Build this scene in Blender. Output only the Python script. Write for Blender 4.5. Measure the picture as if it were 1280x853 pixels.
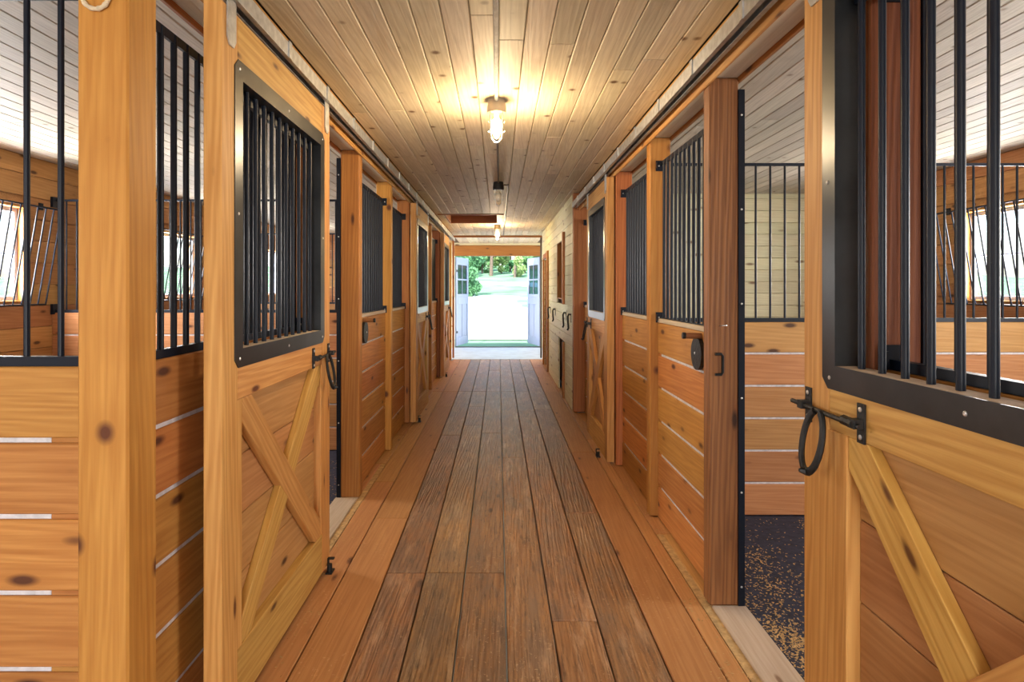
import bpy, math, random
from mathutils import Matrix, Vector
random.seed(7)
R = math.radians
for o in list(bpy.data.objects): bpy.data.objects.remove(o)
SC = bpy.context.scene
COL = SC.collection

# ------------------------------------------------------------------ camera
F = 775.0; VPX, VPY = 623.0, 362.0; EYE = 1.55
cd = bpy.data.cameras.new('camera'); cam = bpy.data.objects.new('camera', cd); COL.objects.link(cam)
cam.location = (0, 0, EYE); cam.rotation_euler = (R(90), 0, 0)
cd.sensor_width = 36; cd.lens = 36 * F / 1280
cd.shift_x = (640 - VPX) / 1280; cd.shift_y = -(426.5 - VPY) / 1280
cd.clip_start = .02; cd.clip_end = 500
SC.camera = cam
# ------------------------------------------------------------------ world, sun, daylight, exposure
SC.view_settings.view_transform = 'Standard'; SC.view_settings.look = 'None'
SC.view_settings.gamma = 1; SC.view_settings.use_curve_mapping = False
SC.view_settings.exposure = 0.42
w = bpy.data.worlds.new('world'); SC.world = w; w.use_nodes = True
wn = w.node_tree.nodes; wl = w.node_tree.links
bg = wn['Background']
sky = wn.new('ShaderNodeTexSky'); sky.sky_type = 'NISHITA'; sky.sun_disc = False
sky.sun_elevation = R(52); sky.sun_rotation = R(190); sky.air_density = 1.0; sky.dust_density = 2.0
wl.new(sky.outputs[0], bg.inputs[0]); bg.inputs[1].default_value = .40

def lamp(name, kind, loc, energy, color, rot=(0, 0, 0), size=None, size_y=None, spread=None, radius=None):
    l = bpy.data.lights.new(name, kind); l.energy = energy; l.color = color
    if size: l.size = size; l.shape = 'RECTANGLE'; l.size_y = size_y
    if spread: l.spread = spread
    if radius is not None: l.shadow_soft_size = radius
    o = bpy.data.objects.new(name, l); COL.objects.link(o); o.location = loc; o.rotation_euler = rot
    return o
sun = lamp('sun', 'SUN', (0, -10, 30), 7.5, (1, .96, .88)); sun.data.angle = R(.6)
sun.rotation_euler = (R(38), 0, R(-14))
DAY = (1.0, .97, .93)
XL, XR, CEIL = -4.30, 4.50, 2.77          # outer walls and ceiling
WIN_L = [(-1.2, .2), (4.62, 5.68), (7.95, 8.95), (11.3, 12.3), (14.2, 16.0)]  # last one is unseen, added so light reaches the far aisle
WIN_R = [(-1.2, .2), (1.9, 3.0), (4.95, 6.05), (14.2, 16.0)]  # last one also unseen, added to brighten the entry end
WZ0, WZ1 = 1.43, 2.31
WE_L = [50, 150, 110, 110, 260]; WE_R = [45, 110, 115, 260]
for (a, b), e in zip(WIN_L, WE_L):
    lamp('daylight_fill', 'AREA', (XL - .175, (a + b) / 2, (WZ0 + WZ1) / 2), e, DAY, (0, R(-90), 0), WZ1 - WZ0, b - a)
for (a, b), e in zip(WIN_R, WE_R):
    lamp('daylight_fill', 'AREA', (XR + .175, (a + b) / 2, (WZ0 + WZ1) / 2), e, DAY, (0, R(90), 0), WZ1 - WZ0, b - a)
lamp('daylight_fill', 'AREA', (0, -4.35, 1.35), 145, (1, .97, .92), (R(90), 0, 0), 3.0, 2.6)  # fill light added behind the camera, in presumed unseen rear doors

# ------------------------------------------------------------------ materials
def mat(name):
    m = bpy.data.materials.new(name); m.use_nodes = True
    n = m.node_tree.nodes; return m, n, m.node_tree.links, n['Principled BSDF']
def N(n, t, **kw):
    x = n.new('ShaderNode' + t)
    for k, v in kw.items(): setattr(x, k, v)
    return x
def mixc(n, l, fac, a, b, mode='MIX'):
    x = N(n, 'Mix', data_type='RGBA', blend_type=mode)
    for sock, v in ((x.inputs[0], fac), (x.inputs[6], a), (x.inputs[7], b)):
        if hasattr(v, 'is_output'): l.new(v, sock)
        elif isinstance(v, (tuple, list)): sock.default_value = (*v, 1)
        else: sock.default_value = v
    return x.outputs[2]
def ramp(n, l, src, p0, p1, c0=(0, 0, 0), c1=(1, 1, 1)):
    x = N(n, 'ValToRGB'); l.new(src, x.inputs[0])
    e = x.color_ramp.elements
    e[0].position = p0; e[1].position = p1; e[0].color = (*c0, 1); e[1].color = (*c1, 1)
    return x.outputs[0]
def math_(n, l, op, a, b=0.0, clamp=False):
    x = N(n, 'Math', operation=op, use_clamp=clamp)
    for i, v in enumerate((a, b)):
        if hasattr(v, 'is_output'): l.new(v, x.inputs[i])
        else: x.inputs[i].default_value = v
    return x.outputs[0]
def coords(n, l):
    tc = N(n, 'TexCoord'); oi = N(n, 'ObjectInfo')
    cx = N(n, 'CombineXYZ')
    for i, k in enumerate((37.3, 91.7, 53.1)): l.new(math_(n, l, 'MULTIPLY', oi.outputs['Random'], k), cx.inputs[i])
    va = N(n, 'VectorMath', operation='ADD'); l.new(tc.outputs['Object'], va.inputs[0]); l.new(cx.outputs[0], va.inputs[1])
    return va.outputs[0], oi.outputs['Random']
def noise(n, l, vec, scale, detail=4, sc=1.0, rough=.55, out=0, dist=0):
    mp = N(n, 'Mapping'); mp.inputs['Scale'].default_value = scale; l.new(vec, mp.inputs[0])
    x = N(n, 'TexNoise'); x.inputs['Scale'].default_value = sc; x.inputs['Detail'].default_value = detail
    x.inputs['Roughness'].default_value = rough; x.inputs['Distortion'].default_value = dist
    l.new(mp.outputs[0], x.inputs['Vector']); return x.outputs[out]
def wood(name, light, dark, knot, rough=.55, ring=.4, var=.15, kn=.13, worn=None, speck=None, bumpk=.25, hue=.012, kscale=(2.2, 7, 7), gsc=(.7, 13, 13), gcon=1.0):
    light, dark = [(c[0] * .99, c[1] * 1.035, c[2] * .95) for c in (light, dark)]
    m, n, l, p = mat(name)
    v, rnd = coords(n, l)
    g = math_(n, l, 'ADD', math_(n, l, 'MULTIPLY', noise(n, l, v, (1.3, 30, 30), 5), .5), math_(n, l, 'MULTIPLY', noise(n, l, v, (2.4, 110, 110), 6, 1.0, .65), .5))
    mp = N(n, 'Mapping'); mp.inputs['Scale'].default_value = gsc; l.new(v, mp.inputs[0])
    wv = N(n, 'TexWave', wave_type='BANDS', bands_direction='DIAGONAL'); l.new(mp.outputs[0], wv.inputs['Vector'])
    wv.inputs['Scale'].default_value = 1.6; wv.inputs['Distortion'].default_value = 8.0
    wv.inputs['Detail'].default_value = 2; wv.inputs['Detail Scale'].default_value = 1.3
    f = math_(n, l, 'ADD', math_(n, l, 'MULTIPLY', wv.outputs['Fac'], ring), math_(n, l, 'MULTIPLY', ramp(n, l, g, .38, .62), 1 - ring), True)
    c = mixc(n, l, f, dark, light)
    big = noise(n, l, v, (.9, 3, 3), 2)
    c = mixc(n, l, math_(n, l, 'MULTIPLY', ramp(n, l, big, .35, .75), .35), c, dark)
    kp = N(n, 'Mapping'); kp.inputs['Scale'].default_value = kscale; l.new(v, kp.inputs[0])
    vo = N(n, 'TexVoronoi', feature='F1'); vo.inputs['Scale'].default_value = 1; l.new(kp.outputs[0], vo.inputs['Vector'])
    kf = ramp(n, l, vo.outputs['Distance'], kn * .45, kn, (1, 1, 1), (0, 0, 0))
    halo = ramp(n, l, vo.outputs['Distance'], kn * .8, kn * 2.6, (.5, .5, .5), (0, 0, 0))
    c = mixc(n, l, halo, c, dark); c = mixc(n, l, kf, c, knot)
    if worn:
        wf = ramp(n, l, noise(n, l, v, (1.6, 5, 5), 9, 1.0, .75), .44, .60)
        c = mixc(n, l, math_(n, l, 'MULTIPLY', wf, .8), c, worn)
        tf = ramp(n, l, noise(n, l, v, (2.3, 14, 14), 8, 1.0, .75), .52, .66)
        c = mixc(n, l, math_(n, l, 'MULTIPLY', tf, .6), c, (.55, .37, .22))
        sf = ramp(n, l, noise(n, l, v, (5, 60, 60), 6, 1.0, .75), .52, .64)
        c = mixc(n, l, math_(n, l, 'MULTIPLY', sf, .7), c, (.07, .04, .025))
    if speck:
        sp = ramp(n, l, noise(n, l, v, (60, 60, 60), 3), .62, .72)
        lp = ramp(n, l, noise(n, l, v, (1.4, 2.5, 2.5), 3), .4, .65)
        c = mixc(n, l, math_(n, l, 'MULTIPLY', math_(n, l, 'MULTIPLY', sp, lp), .7), c, speck)
    hs = N(n, 'HueSaturation'); l.new(c, hs.inputs['Color'])
    l.new(math_(n, l, 'ADD', math_(n, l, 'MULTIPLY', rnd, var * 2), 1 - var), hs.inputs['Value'])
    r2 = math_(n, l, 'FRACT', math_(n, l, 'MULTIPLY', rnd, 7.31))
    l.new(math_(n, l, 'ADD', math_(n, l, 'MULTIPLY', r2, hue * 2), .5 - hue), hs.inputs['Hue'])
    l.new(hs.outputs[0], p.inputs['Base Color']); p.inputs['Roughness'].default_value = rough
    p.inputs['Specular IOR Level'].default_value = .35
    b = N(n, 'Bump'); b.inputs['Strength'].default_value = bumpk; b.inputs['Distance'].default_value = .004
    l.new(math_(n, l, 'ADD', g, math_(n, l, 'MULTIPLY', wv.outputs['Fac'], .4)), b.inputs['Height']); l.new(b.outputs[0], p.inputs['Normal'])
    return m
def plain(name, col, rough=.5, metal=0.0, spec=.5, nz=0.0, ns=12, bump=0, emit=0, ecol=None):
    m, n, l, p = mat(name)
    if nz:
        v, rnd = coords(n, l); g = noise(n, l, v, (ns, ns, ns), 5)
        c = mixc(n, l, ramp(n, l, g, .3, .7), tuple(max(0, x * (1 - nz)) for x in col), tuple(min(1, x * (1 + nz)) for x in col))
        l.new(c, p.inputs['Base Color'])
        if bump:
            b = N(n, 'Bump'); b.inputs['Strength'].default_value = bump; b.inputs['Distance'].default_value = .01
            l.new(g, b.inputs['Height']); l.new(b.outputs[0], p.inputs['Normal'])
    else: p.inputs['Base Color'].default_value = (*col, 1)
    p.inputs['Roughness'].default_value = rough; p.inputs['Metallic'].default_value = metal
    p.inputs['Specular IOR Level'].default_value = spec
    if emit: p.inputs['Emission Color'].default_value = (*(ecol or col), 1); p.inputs['Emission Strength'].default_value = emit
    return m
def glassy(name, tint=(1, 1, 1), fac=.08):
    m = bpy.data.materials.new(name); m.use_nodes = True; n = m.node_tree.nodes; l = m.node_tree.links; n.clear()
    o = N(n, 'OutputMaterial'); t = N(n, 'BsdfTransparent'); t.inputs[0].default_value = (*tint, 1)
    g = N(n, 'BsdfGlossy'); g.inputs['Roughness'].default_value = .03; x = N(n, 'MixShader'); x.inputs[0].default_value = fac
    l.new(t.outputs[0], x.inputs[1]); l.new(g.outputs[0], x.inputs[2]); l.new(x.outputs[0], o.inputs[0]); return m

PINE = wood('golden_pine', (.60, .29, .075), (.36, .14, .026), (.10, .032, .01), kscale=(1.9, 6, 6))
PINE_POST = wood('golden_post_pine', (.58, .27, .062), (.42, .165, .03), (.11, .032, .01), kscale=(4.2, 5.2, 5.2), kn=.17)
PINE_DOOR = wood('door_pine', (.66, .36, .12), (.45, .20, .05), (.12, .04, .012), ring=.5, kscale=(2.6, 8, 8))
PINE_RED = wood('reddish_fir', (.46, .18, .05), (.28, .088, .022), (.07, .022, .008), ring=.5, gsc=(.5, 17, 17))
FIR_ROUGH = wood('rough_brown_fir', (.40, .155, .06), (.19, .064, .025), (.05, .018, .008), ring=.6, gsc=(.5, 15, 15), bumpk=.8)
PANELW = wood('panel_pine', (.58, .27, .075), (.38, .145, .032), (.09, .03, .01), kn=.17, kscale=(3, 8, 8))
PANELRED = wood('stall_board_pine', (.54, .27, .115), (.38, .165, .06), (.07, .024, .01), kn=.17, kscale=(3, 8, 8))
CEILW = wood('ceiling_pine', (.76, .64, .50), (.54, .43, .31), (.15, .075, .03), var=.13, kn=.15, ring=.4, kscale=(4.6, 5, 10), rough=.6)
CEILP = wood('pale_ceiling_pine', (.64, .56, .51), (.44, .38, .34), (.20, .14, .09), var=.15, kn=.11, ring=.4, rough=.6, kscale=(4, 4.5, 9))
SOFFIT = wood('bounce_pale_soffit', (.86, .80, .72), (.70, .62, .54), (.3, .2, .14), var=.06, kn=.1, ring=.3)  # pale wood, colour raised toward white for bounced light from below
TACKW = wood('whitewashed_pine', (.76, .72, .54), (.62, .56, .38), (.22, .14, .07), var=.07, kn=.17, ring=.4)
FLOOR_WORN = wood('worn_floor_plank', (.46, .24, .11), (.22, .10, .045), (.06, .025, .012), var=.13, rough=.42, worn=(.20, .135, .09), speck=(.62, .46, .28), bumpk=1.0, hue=.008, gsc=(.8, 16, 16))
FLOOR_EDGE = wood('floor_edge_plank', (.54, .28, .115), (.40, .18, .065), (.12, .05, .02), var=.09, rough=.5, speck=(.66, .44, .24), hue=.008, ring=.45)
SILLW = wood('pale_sill_plank', (.62, .50, .42), (.48, .36, .28), (.25, .16, .1), var=.1, kn=.1, rough=.7, speck=(.6, .42, .22))
GAP_LIGHT = plain('gap_light_pale', (.62, .60, .62), .6, 0, .4, .2, 30)  # pale tone stands for light on the board edges in the gaps
BLACK = plain('blue_black_enamel', (.004, .008, .018), .42, 0, .3)
FRAME_M = plain('door_frame_steel', (.07, .075, .08), .30, .85, .5, .3, 4)
IRON = plain('black_iron', (.012, .012, .012), .5, .3, .5, .3, 40, .3)
ZINC = plain('galvanized_steel', (.52, .53, .52), .45, .85, .5, .22, 25)
SCREW = plain('screw_zinc', (.75, .75, .74), .35, .9)
RUBBER = plain('black_rubber', (.026, .032, .058), .75, 0, .4, .4, 25, .5)
SHAV = plain('wood_shaving', (.50, .33, .15), .8, 0, .2, .3, 30)
ROPE = plain('pale_rope', (.62, .52, .36), .9, 0, .2, .25, 60)
CONC = plain('concrete', (.46, .55, .68), .5, 0, .4, .15, 4, .1)
BROWN = wood('brown_door_wood', (.42, .17, .05), (.29, .10, .026), (.09, .03, .01), var=.06)
DARKTRIM = plain('dark_trim_paint', (.07, .045, .03), .5)
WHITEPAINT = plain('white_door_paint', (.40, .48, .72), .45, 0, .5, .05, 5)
GLASS = glassy('pane_glass'); DGLASS = glassy('door_pane_glass', (.22, .32, .42), .10); JAR = glassy('jar_glass', (1, .97, .9), .12)  # door pane tint darkened for the trees reflected and seen in them
PEGW = wood('turned_peg_wood', (.30, .13, .05), (.2, .08, .03), (.1, .04, .02), var=.02)
GRAVEL = plain('pale_gravel', (.86, .85, .82), .9, 0, .2, .12, 3)
GRASS = plain('grass', (.19, .36, .21), .9, 0, .2, .4, .35)
BARK = plain('bark', (.20, .15, .12), .9, 0, .2, .3, 6)
LEAF1 = plain('leaf_green', (.17, .34, .14), .6, 0, .3, .4, 2)
LEAF2 = plain('leaf_yellow_green', (.30, .42, .16), .6, 0, .3, .4, 2)
LEAF3 = plain('leaf_deep_green', (.11, .28, .12), .6, 0, .3, .4, 2)
BULB = plain('lit_bulb', (1, .8, .5), .4, 0, .5, emit=30, ecol=(1, .72, .38))
BULB_OFF = plain('unlit_bulb', (.8, .78, .7), .3)

# ------------------------------------------------------------------ builders
WM = {}                                         # world matrix of every object
def place(o, M, parent=None):
    COL.objects.link(o)
    if parent is not None: o.parent = parent; o.matrix_basis = WM[parent.name].inverted() @ M
    else: o.matrix_basis = M
    WM[o.name] = M; return o
def tag(o, label=None, cat=None, group=None, kind=None):
    if label: o['label'] = label
    if cat: o['category'] = cat
    if group: o['group'] = group
    if kind: o['kind'] = kind
    return o
def thing(name, loc, label, cat, group=None):
    o = bpy.data.objects.new(name, None); o.empty_display_size = .1
    place(o, Matrix.Translation(loc)); return tag(o, label, cat, group)
def struct(name, loc=(0, 0, 0)):
    o = bpy.data.objects.new(name, None); place(o, Matrix.Translation(loc)); o['kind'] = 'structure'; return o
ROT = {'x': Matrix.Identity(4), 'y': Matrix.Rotation(R(90), 4, 'Z'), 'z': Matrix.Rotation(R(-90), 4, 'Y')}
CACHE = {}
def box_mesh(l, wd, t, c):
    key = tuple(round(q, 4) for q in (l, wd, t, c))
    if key in CACHE: return CACHE[key]
    c = min(c, l * .3, wd * .3, t * .3); h = (l / 2, wd / 2, t / 2); V = []; idx = {}
    for sx in (-1, 1):
        for sy in (-1, 1):
            for sz in (-1, 1):
                for ax in range(3):
                    q = [sx * h[0], sy * h[1], sz * h[2]]
                    for k in range(3):
                        if k != ax: q[k] -= (sx, sy, sz)[k] * c
                    idx[(sx, sy, sz, ax)] = len(V); V.append(q)
    Fs = []
    for ax in range(3):
        a, b = [k for k in range(3) if k != ax]
        for s in (-1, 1):
            f = []
            for (u, v) in ((-1, -1), (1, -1), (1, 1), (-1, 1)):
                sg = [0, 0, 0]; sg[ax] = s; sg[a] = u; sg[b] = v; f.append(idx[(*sg, ax)])
            Fs.append(f)
        for u in (-1, 1):
            for v in (-1, 1):
                f = []
                for (s, A) in ((-1, a), (1, a), (1, b), (-1, b)):
                    sg = [0, 0, 0]; sg[ax] = s; sg[a] = u; sg[b] = v; f.append(idx[(*sg, A)])
                Fs.append(f)
    for sx in (-1, 1):
        for sy in (-1, 1):
            for sz in (-1, 1): Fs.append([idx[(sx, sy, sz, k)] for k in range(3)])
    me = bpy.data.meshes.new('box'); me.from_pydata(V, [], Fs)
    for p in me.polygons:                              # convex shape about its origin: point the normals outward
        pass
    import bmesh
    bm = bmesh.new(); bm.from_mesh(me); bmesh.ops.recalc_face_normals(bm, faces=bm.faces); bm.to_mesh(me); bm.free()
    CACHE[key] = me; return me
MATM = {}
def with_mat(me, m):
    k = (me.name, m.name)
    if k not in MATM:
        q = me.copy(); q.materials.append(m); MATM[k] = q
    return MATM[k]
def board(name, x0, x1, y0, y1, z0, z1, m, parent=None, grain='y', c=.004, rot=None):
    x0, x1 = sorted((x0, x1)); y0, y1 = sorted((y0, y1)); z0, z1 = sorted((z0, z1))
    d = {'x': x1 - x0, 'y': y1 - y0, 'z': z1 - z0}
    dims = {'x': (d['x'], d['y'], d['z']), 'y': (d['y'], d['x'], d['z']), 'z': (d['z'], d['y'], d['x'])}[grain]
    o = bpy.data.objects.new(name, with_mat(box_mesh(*dims, c), m))
    M = Matrix.Translation(((x0 + x1) / 2, (y0 + y1) / 2, (z0 + z1) / 2))
    if rot: M = M @ rot
    return place(o, M @ ROT[grain], parent)
class MB:
    def __init__(s): s.v = []; s.f = []
    def box(s, x0, x1, y0, y1, z0, z1):
        b = len(s.v); s.v += [(x, y, z) for x in (x0, x1) for y in (y0, y1) for z in (z0, z1)]
        s.f += [[b + i for i in q] for q in ((0, 1, 3, 2), (4, 6, 7, 5), (0, 4, 5, 1), (2, 3, 7, 6), (0, 2, 6, 4), (1, 5, 7, 3))]; return s
    def tube(s, pts, r, n=8, caps=True, flat=1.0, up=None):
        pts = [Vector(p) for p in pts]; rr = r if isinstance(r, (list, tuple)) else [r] * len(pts); b = len(s.v)
        ref = None
        for i, p in enumerate(pts):
            d = (pts[min(i + 1, len(pts) - 1)] - pts[max(i - 1, 0)]).normalized()
            if up is not None: a = Vector(up)
            elif ref is None: a = Vector((0, 0, 1)) if abs(d.z) < .9 else Vector((1, 0, 0))
            else: a = ref
            a = (a - d * a.dot(d)).normalized(); ref = a; e = d.cross(a)
            for k in range(n):
                t = 2 * math.pi * k / n; s.v.append(tuple(p + a * math.cos(t) * rr[i] * flat + e * math.sin(t) * rr[i]))
        for i in range(len(pts) - 1):
            for k in range(n): s.f.append([b + i * n + k, b + i * n + (k + 1) % n, b + (i + 1) * n + (k + 1) % n, b + (i + 1) * n + k])
        if caps: s.f.append([b + k for k in range(n)][::-1]); s.f.append([b + (len(pts) - 1) * n + k for k in range(n)])
        return s
    def lathe(s, cx, cy, prof, n=20):
        return s.tube([(cx, cy, z) for r, z in prof], [max(r, 1e-4) for r, z in prof], n, up=(1, 0, 0))
    def prism(s, poly, axis, a, b_):
        # poly = list of 2D points, extruded along axis 0/1/2 from a to b_
        b = len(s.v); n = len(poly)
        for t in (a, b_):
            for (u, v) in poly:
                q = [u, v]; q.insert(axis, t); s.v.append(tuple(q))
        s.f.append([b + i for i in range(n)]); s.f.append([b + n + i for i in range(n)][::-1])
        for i in range(n): s.f.append([b + i, b + (i + 1) % n, b + n + (i + 1) % n, b + n + i])
        return s
    def build(s, name, m, parent=None, smooth=False):
        base = WM[parent.name].translation if parent is not None else sum((Vector(v) for v in s.v), Vector()) / len(s.v)
        if parent is None: base = Vector((base.x, base.y, min(v[2] for v in s.v)))
        me = bpy.data.meshes.new(name); me.from_pydata([tuple(Vector(v) - base) for v in s.v], [], s.f)
        import bmesh
        bm = bmesh.new(); bm.from_mesh(me); bmesh.ops.recalc_face_normals(bm, faces=bm.faces); bm.to_mesh(me); bm.free()
        me.materials.append(m)
        if smooth:
            me.polygons.foreach_set('use_smooth', [True] * len(me.polygons))
            me.set_sharp_from_angle(angle=R(40))
        return place(bpy.data.objects.new(name, me), Matrix.Translation(base), parent)
BARC = {}
def bar(x, y, z0, z1, parent, r=.0105, m=None):
    m = m or BLACK; k = (round(z1 - z0, 3), r)
    if k not in BARC:
        q = MB().tube([(0, 0, 0), (0, 0, z1 - z0)], r, 10); me = bpy.data.meshes.new('bar'); me.from_pydata(q.v, [], q.f)
        me.polygons.foreach_set('use_smooth', [True] * len(me.polygons)); me.set_sharp_from_angle(angle=R(50)); BARC[k] = me
    return place(bpy.data.objects.new('bar', with_mat(BARC[k], m)), Matrix.Translation((x, y, z0)), parent)
def screw(p, nrm, parent, r=.006):
    p = Vector(p); nrm = Vector(nrm)
    key = ('screw', tuple(nrm), r)
    if key not in BARC:
        q = MB().tube([nrm * -.001, nrm * .0015, nrm * .003], [r, r, r * .55], 8)
        me = bpy.data.meshes.new('screw'); me.from_pydata(q.v, [], q.f); BARC[key] = me
    return place(bpy.data.objects.new('screw', with_mat(BARC[key], SCREW)), Matrix.Translation(p), parent)

RAIL_Z, TOP_Z, HEAD_Z = 1.33, 2.42, 2.585
PITCH, GAP = .2225, .016
PXI, PXO, WALLX = 1.03, 1.172, 1.085               # post faces and board face, distance from the aisle centre
Y0, Y1, YV, YE = -4.2, 13.75, 14.0, 16.45          # back opening, end of planks, portal, end wall

# ------------------------------------------------------------------ floor
fl = MB().box(XL - .2, XR + .2, Y0, YE + .15, -.30, -.045).build('floor', CONC); fl['kind'] = 'structure'
lines = [-1.0, -.84, -.612, -.398, -.183, .035, .249, .464, .691, .909, 1.0]
for i in range(10):
    m = FLOOR_EDGE if i in (0, 1, 8, 9) else FLOOR_WORN
    joints = {0: [5.0], 1: [4.2, 8.2], 2: [-.4, 3.39, 6.6], 3: [-.9, 3.39, 7.06, 8.2], 4: [.2, 3.39, 6.7], 5: [-1.2, 2.0, 5.7], 6: [-.6, 2.9, 7.9], 7: [.3, 4.3, 8.0], 8: [-.9, 5.9], 9: [2.2, 6.4]}[i]
    cuts = [Y0] + joints + [9.41, 9.41 + 2.1 + .37 * (i % 3), Y1]
    for a, b in zip(cuts, cuts[1:]):
        dz = random.uniform(-.002, .002)
        board('floor_board', lines[i] + .0035, lines[i + 1] - .0035, a + .002, b - .002, -.043, dz, m, fl, 'y', .004)
for s, op in ((-1, (3.42, 4.62)), (1, (1.84, 3.03))):   # pale sill and sawdust groove in the doorways, planks elsewhere
    end = 13.6 if s < 0 else 7.8
    board('sill_plank', s * 1.043, s * 1.21, op[0], op[1], -.04, .006, SILLW, fl, 'y')
    for a, b in ((Y0, .4), (.4, op[0]), (op[1] + .9, 6.6), (6.6, end)): board('floor_board', s * 1.0, s * 1.21, a + .001, b - .001, -.042, -.001, FLOOR_EDGE, fl, 'y')
    board('floor_board', s * 1.044, s * 1.21, op[1] + .001, op[1] + .899, -.042, -.001, FLOOR_EDGE, fl, 'y')
    q = MB().box(min(s * 1.001, s * 1.0425), max(s * 1.001, s * 1.0425), op[0], op[1] + .9, -.04, -.003).build('sawdust', SHAV)
    tag(q, 'line of golden sawdust packed in the groove by the sill ' + ('on the tack room side' if s > 0 else 'opposite the tack room'), 'sawdust', None, 'stuff')
cf = MB().box(XL, XR, Y1 + .002, YE + .35, -.045, .002).build('floor_concrete', CONC); cf['kind'] = 'structure'

# ------------------------------------------------------------------ ceiling with hatch opening
HX0, HX1, HY0, HY1 = -.8925, 0.0, 10.06, 11.4
cl = MB().box(XL - .2, HX0, Y0, YE + .15, CEIL + .022, CEIL + .18).box(HX1, XR + .2, Y0, YE + .15, CEIL + .022, CEIL + .18)
cl.box(HX0, HX1, Y0, HY0, CEIL + .022, CEIL + .18).box(HX0, HX1, HY1, YE + .15, CEIL + .022, CEIL + .18)
cl = cl.build('ceiling', DARKTRIM); cl['kind'] = 'structure'
for i in range(16):
    x0 = -1.02 + .1275 * i
    cuts = [Y0]; y = Y0 + random.uniform(1, 3.8)
    while y < YV - 1: cuts.append(y); y += random.uniform(2.4, 4.2)
    cuts.append(YV); segs = list(zip(cuts, cuts[1:])) + [(YV + .06, YE)]
    for a, b in segs:
        parts = [(a, b)]
        if 1 <= i <= 7:
            parts = [(a, min(b, HY0)), (max(a, HY1), b)]
        for a2, b2 in parts:
            if b2 - a2 > .05: board('ceiling_board', x0 + .0015, x0 + .126, a2 + .001, b2 - .001, CEIL, CEIL + .021, CEILW, cl, 'y', .005)
for s, xo in ((-1, -XL), (1, XR)):
    x = 1.19
    while x < xo:
        cuts = [Y0, random.uniform(0, 3), random.uniform(4, 7), random.uniform(8, 10.5), YE]
        if s > 0: cuts = [Y0, random.uniform(0, 3), random.uniform(4, 6.5), 7.85, YE]
        for a, b in zip(cuts, cuts[1:]):
            board('ceiling_board', s * (x + .0015), s * min(x + .1385, xo), a + .001, b - .001, CEIL, CEIL + .021, CEILP, cl, 'y', .005)
        x += .14
ht = thing('ceiling_hatch', (-.446, 10.73, CEIL), 'brown wooden loft hatch opening in the pine ceiling between the lamps', 'hatch')
HZ = CEIL + .34
board('hatch_board', HX0, HX1, HY1 - .025, HY1, CEIL - .004, HZ, BROWN, ht, 'x')
board('hatch_board', HX0, HX1, HY0, HY0 + .025, CEIL - .004, HZ, BROWN, ht, 'x')
board('hatch_board', HX0, HX0 + .025, HY0 + .025, HY1 - .025, CEIL - .004, HZ, BROWN, ht, 'y')
board('hatch_board', HX1 - .025, HX1, HY0 + .025, HY1 - .025, CEIL - .004, HZ, BROWN, ht, 'y')
board('lid', HX0, HX1, HY0, HY1, HZ, HZ + .03, BROWN, ht, 'x')
board('trim_strip', HX0 - .09, HX1 + .09, HY0 - .05, HY0, CEIL - .014, CEIL - .001, BROWN, ht, 'x')

# ------------------------------------------------------------------ outer walls with boards and windows
def outer_wall(name, s, X, wins, y0, y1, wi):
    wl_ = MB()
    cuts = [y0] + [q for w_ in wins for q in w_] + [y1]
    ins, out = X + s * .028, X + s * .16
    a_, b_ = min(ins, out), max(ins, out)
    wl_.box(a_, b_, y0, y1, -.05, WZ0); wl_.box(a_, b_, y0, y1, WZ1, CEIL + .02)
    for k in range(0, len(cuts), 2): wl_.box(a_, b_, cuts[k], cuts[k + 1], WZ0, WZ1)
    wo = wl_.build(name, PANELRED); wo['kind'] = 'structure'
    z = 0.0
    while z < CEIL - .02:
        z1 = min(z + .2, CEIL)
        if z1 <= WZ0 + .005 or z >= WZ1 - .005: sp = [(y0, (y0 + y1) / 2 + random.uniform(-2, 2)), None]; sp[1] = (sp[0][1], y1)
        else: sp = [(cuts[k], cuts[k + 1]) for k in range(0, len(cuts), 2)]
        zz = [(z, z1)]
        if z < WZ0 < z1 or z < WZ1 < z1:
            zz = []
            for a, b in sp: board('wall_board', X, X + s * .027, a + .001, b - .001, z + .002, z1 - .002, PANELRED, wo, 'y')
        for za, zb in zz:
            for a, b in sp: board('wall_board', X, X + s * .027, a + .001, b - .001, za + .002, zb - .002, PANELRED, wo, 'y')
        z = z1
    for k, (a, b) in enumerate(wins):
        wn_ = struct('window_%d' % (wi + k), (X, (a + b) / 2, WZ0))
        # jamb lining, sash, muntins, panes
        for (p0, p1, q0, q1, g) in ((a, b, WZ0, WZ0 + .02, 'y'), (a, b, WZ1 - .02, WZ1, 'y'), (a, a + .02, WZ0 + .02, WZ1 - .02, 'z'), (b - .02, b, WZ0 + .02, WZ1 - .02, 'z')):
            board('jamb', X + s * .002, X + s * .155, p0, p1, q0, q1, PINE, wn_, g)
        xs0, xs1 = X + s * .09, X + s * .125
        mid = (WZ0 + WZ1) / 2
        for (p0, p1, q0, q1) in ((a + .02, b - .02, WZ0 + .02, WZ0 + .06), (a + .02, b - .02, WZ1 - .06, WZ1 - .02), (a + .02, a + .06, WZ0 + .06, WZ1 - .06), (b - .06, b - .02, WZ0 + .06, WZ1 - .06)):
            board('sash', xs0, xs1, p0, p1, q0, q1, WHITEPAINT, wn_, 'y')
        board('muntin', xs0 + s * .005, xs1, a + .06, b - .06, mid - .008, mid + .008, WHITEPAINT, wn_, 'y')
        for q0, q1 in ((WZ0 + .06, mid - .008), (mid + .008, WZ1 - .06)):
            board('pane', xs0 + s * .015, xs0 + s * .019, a + .06, b - .06, q0, q1, GLASS, wn_, 'y')
    return wo
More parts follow.
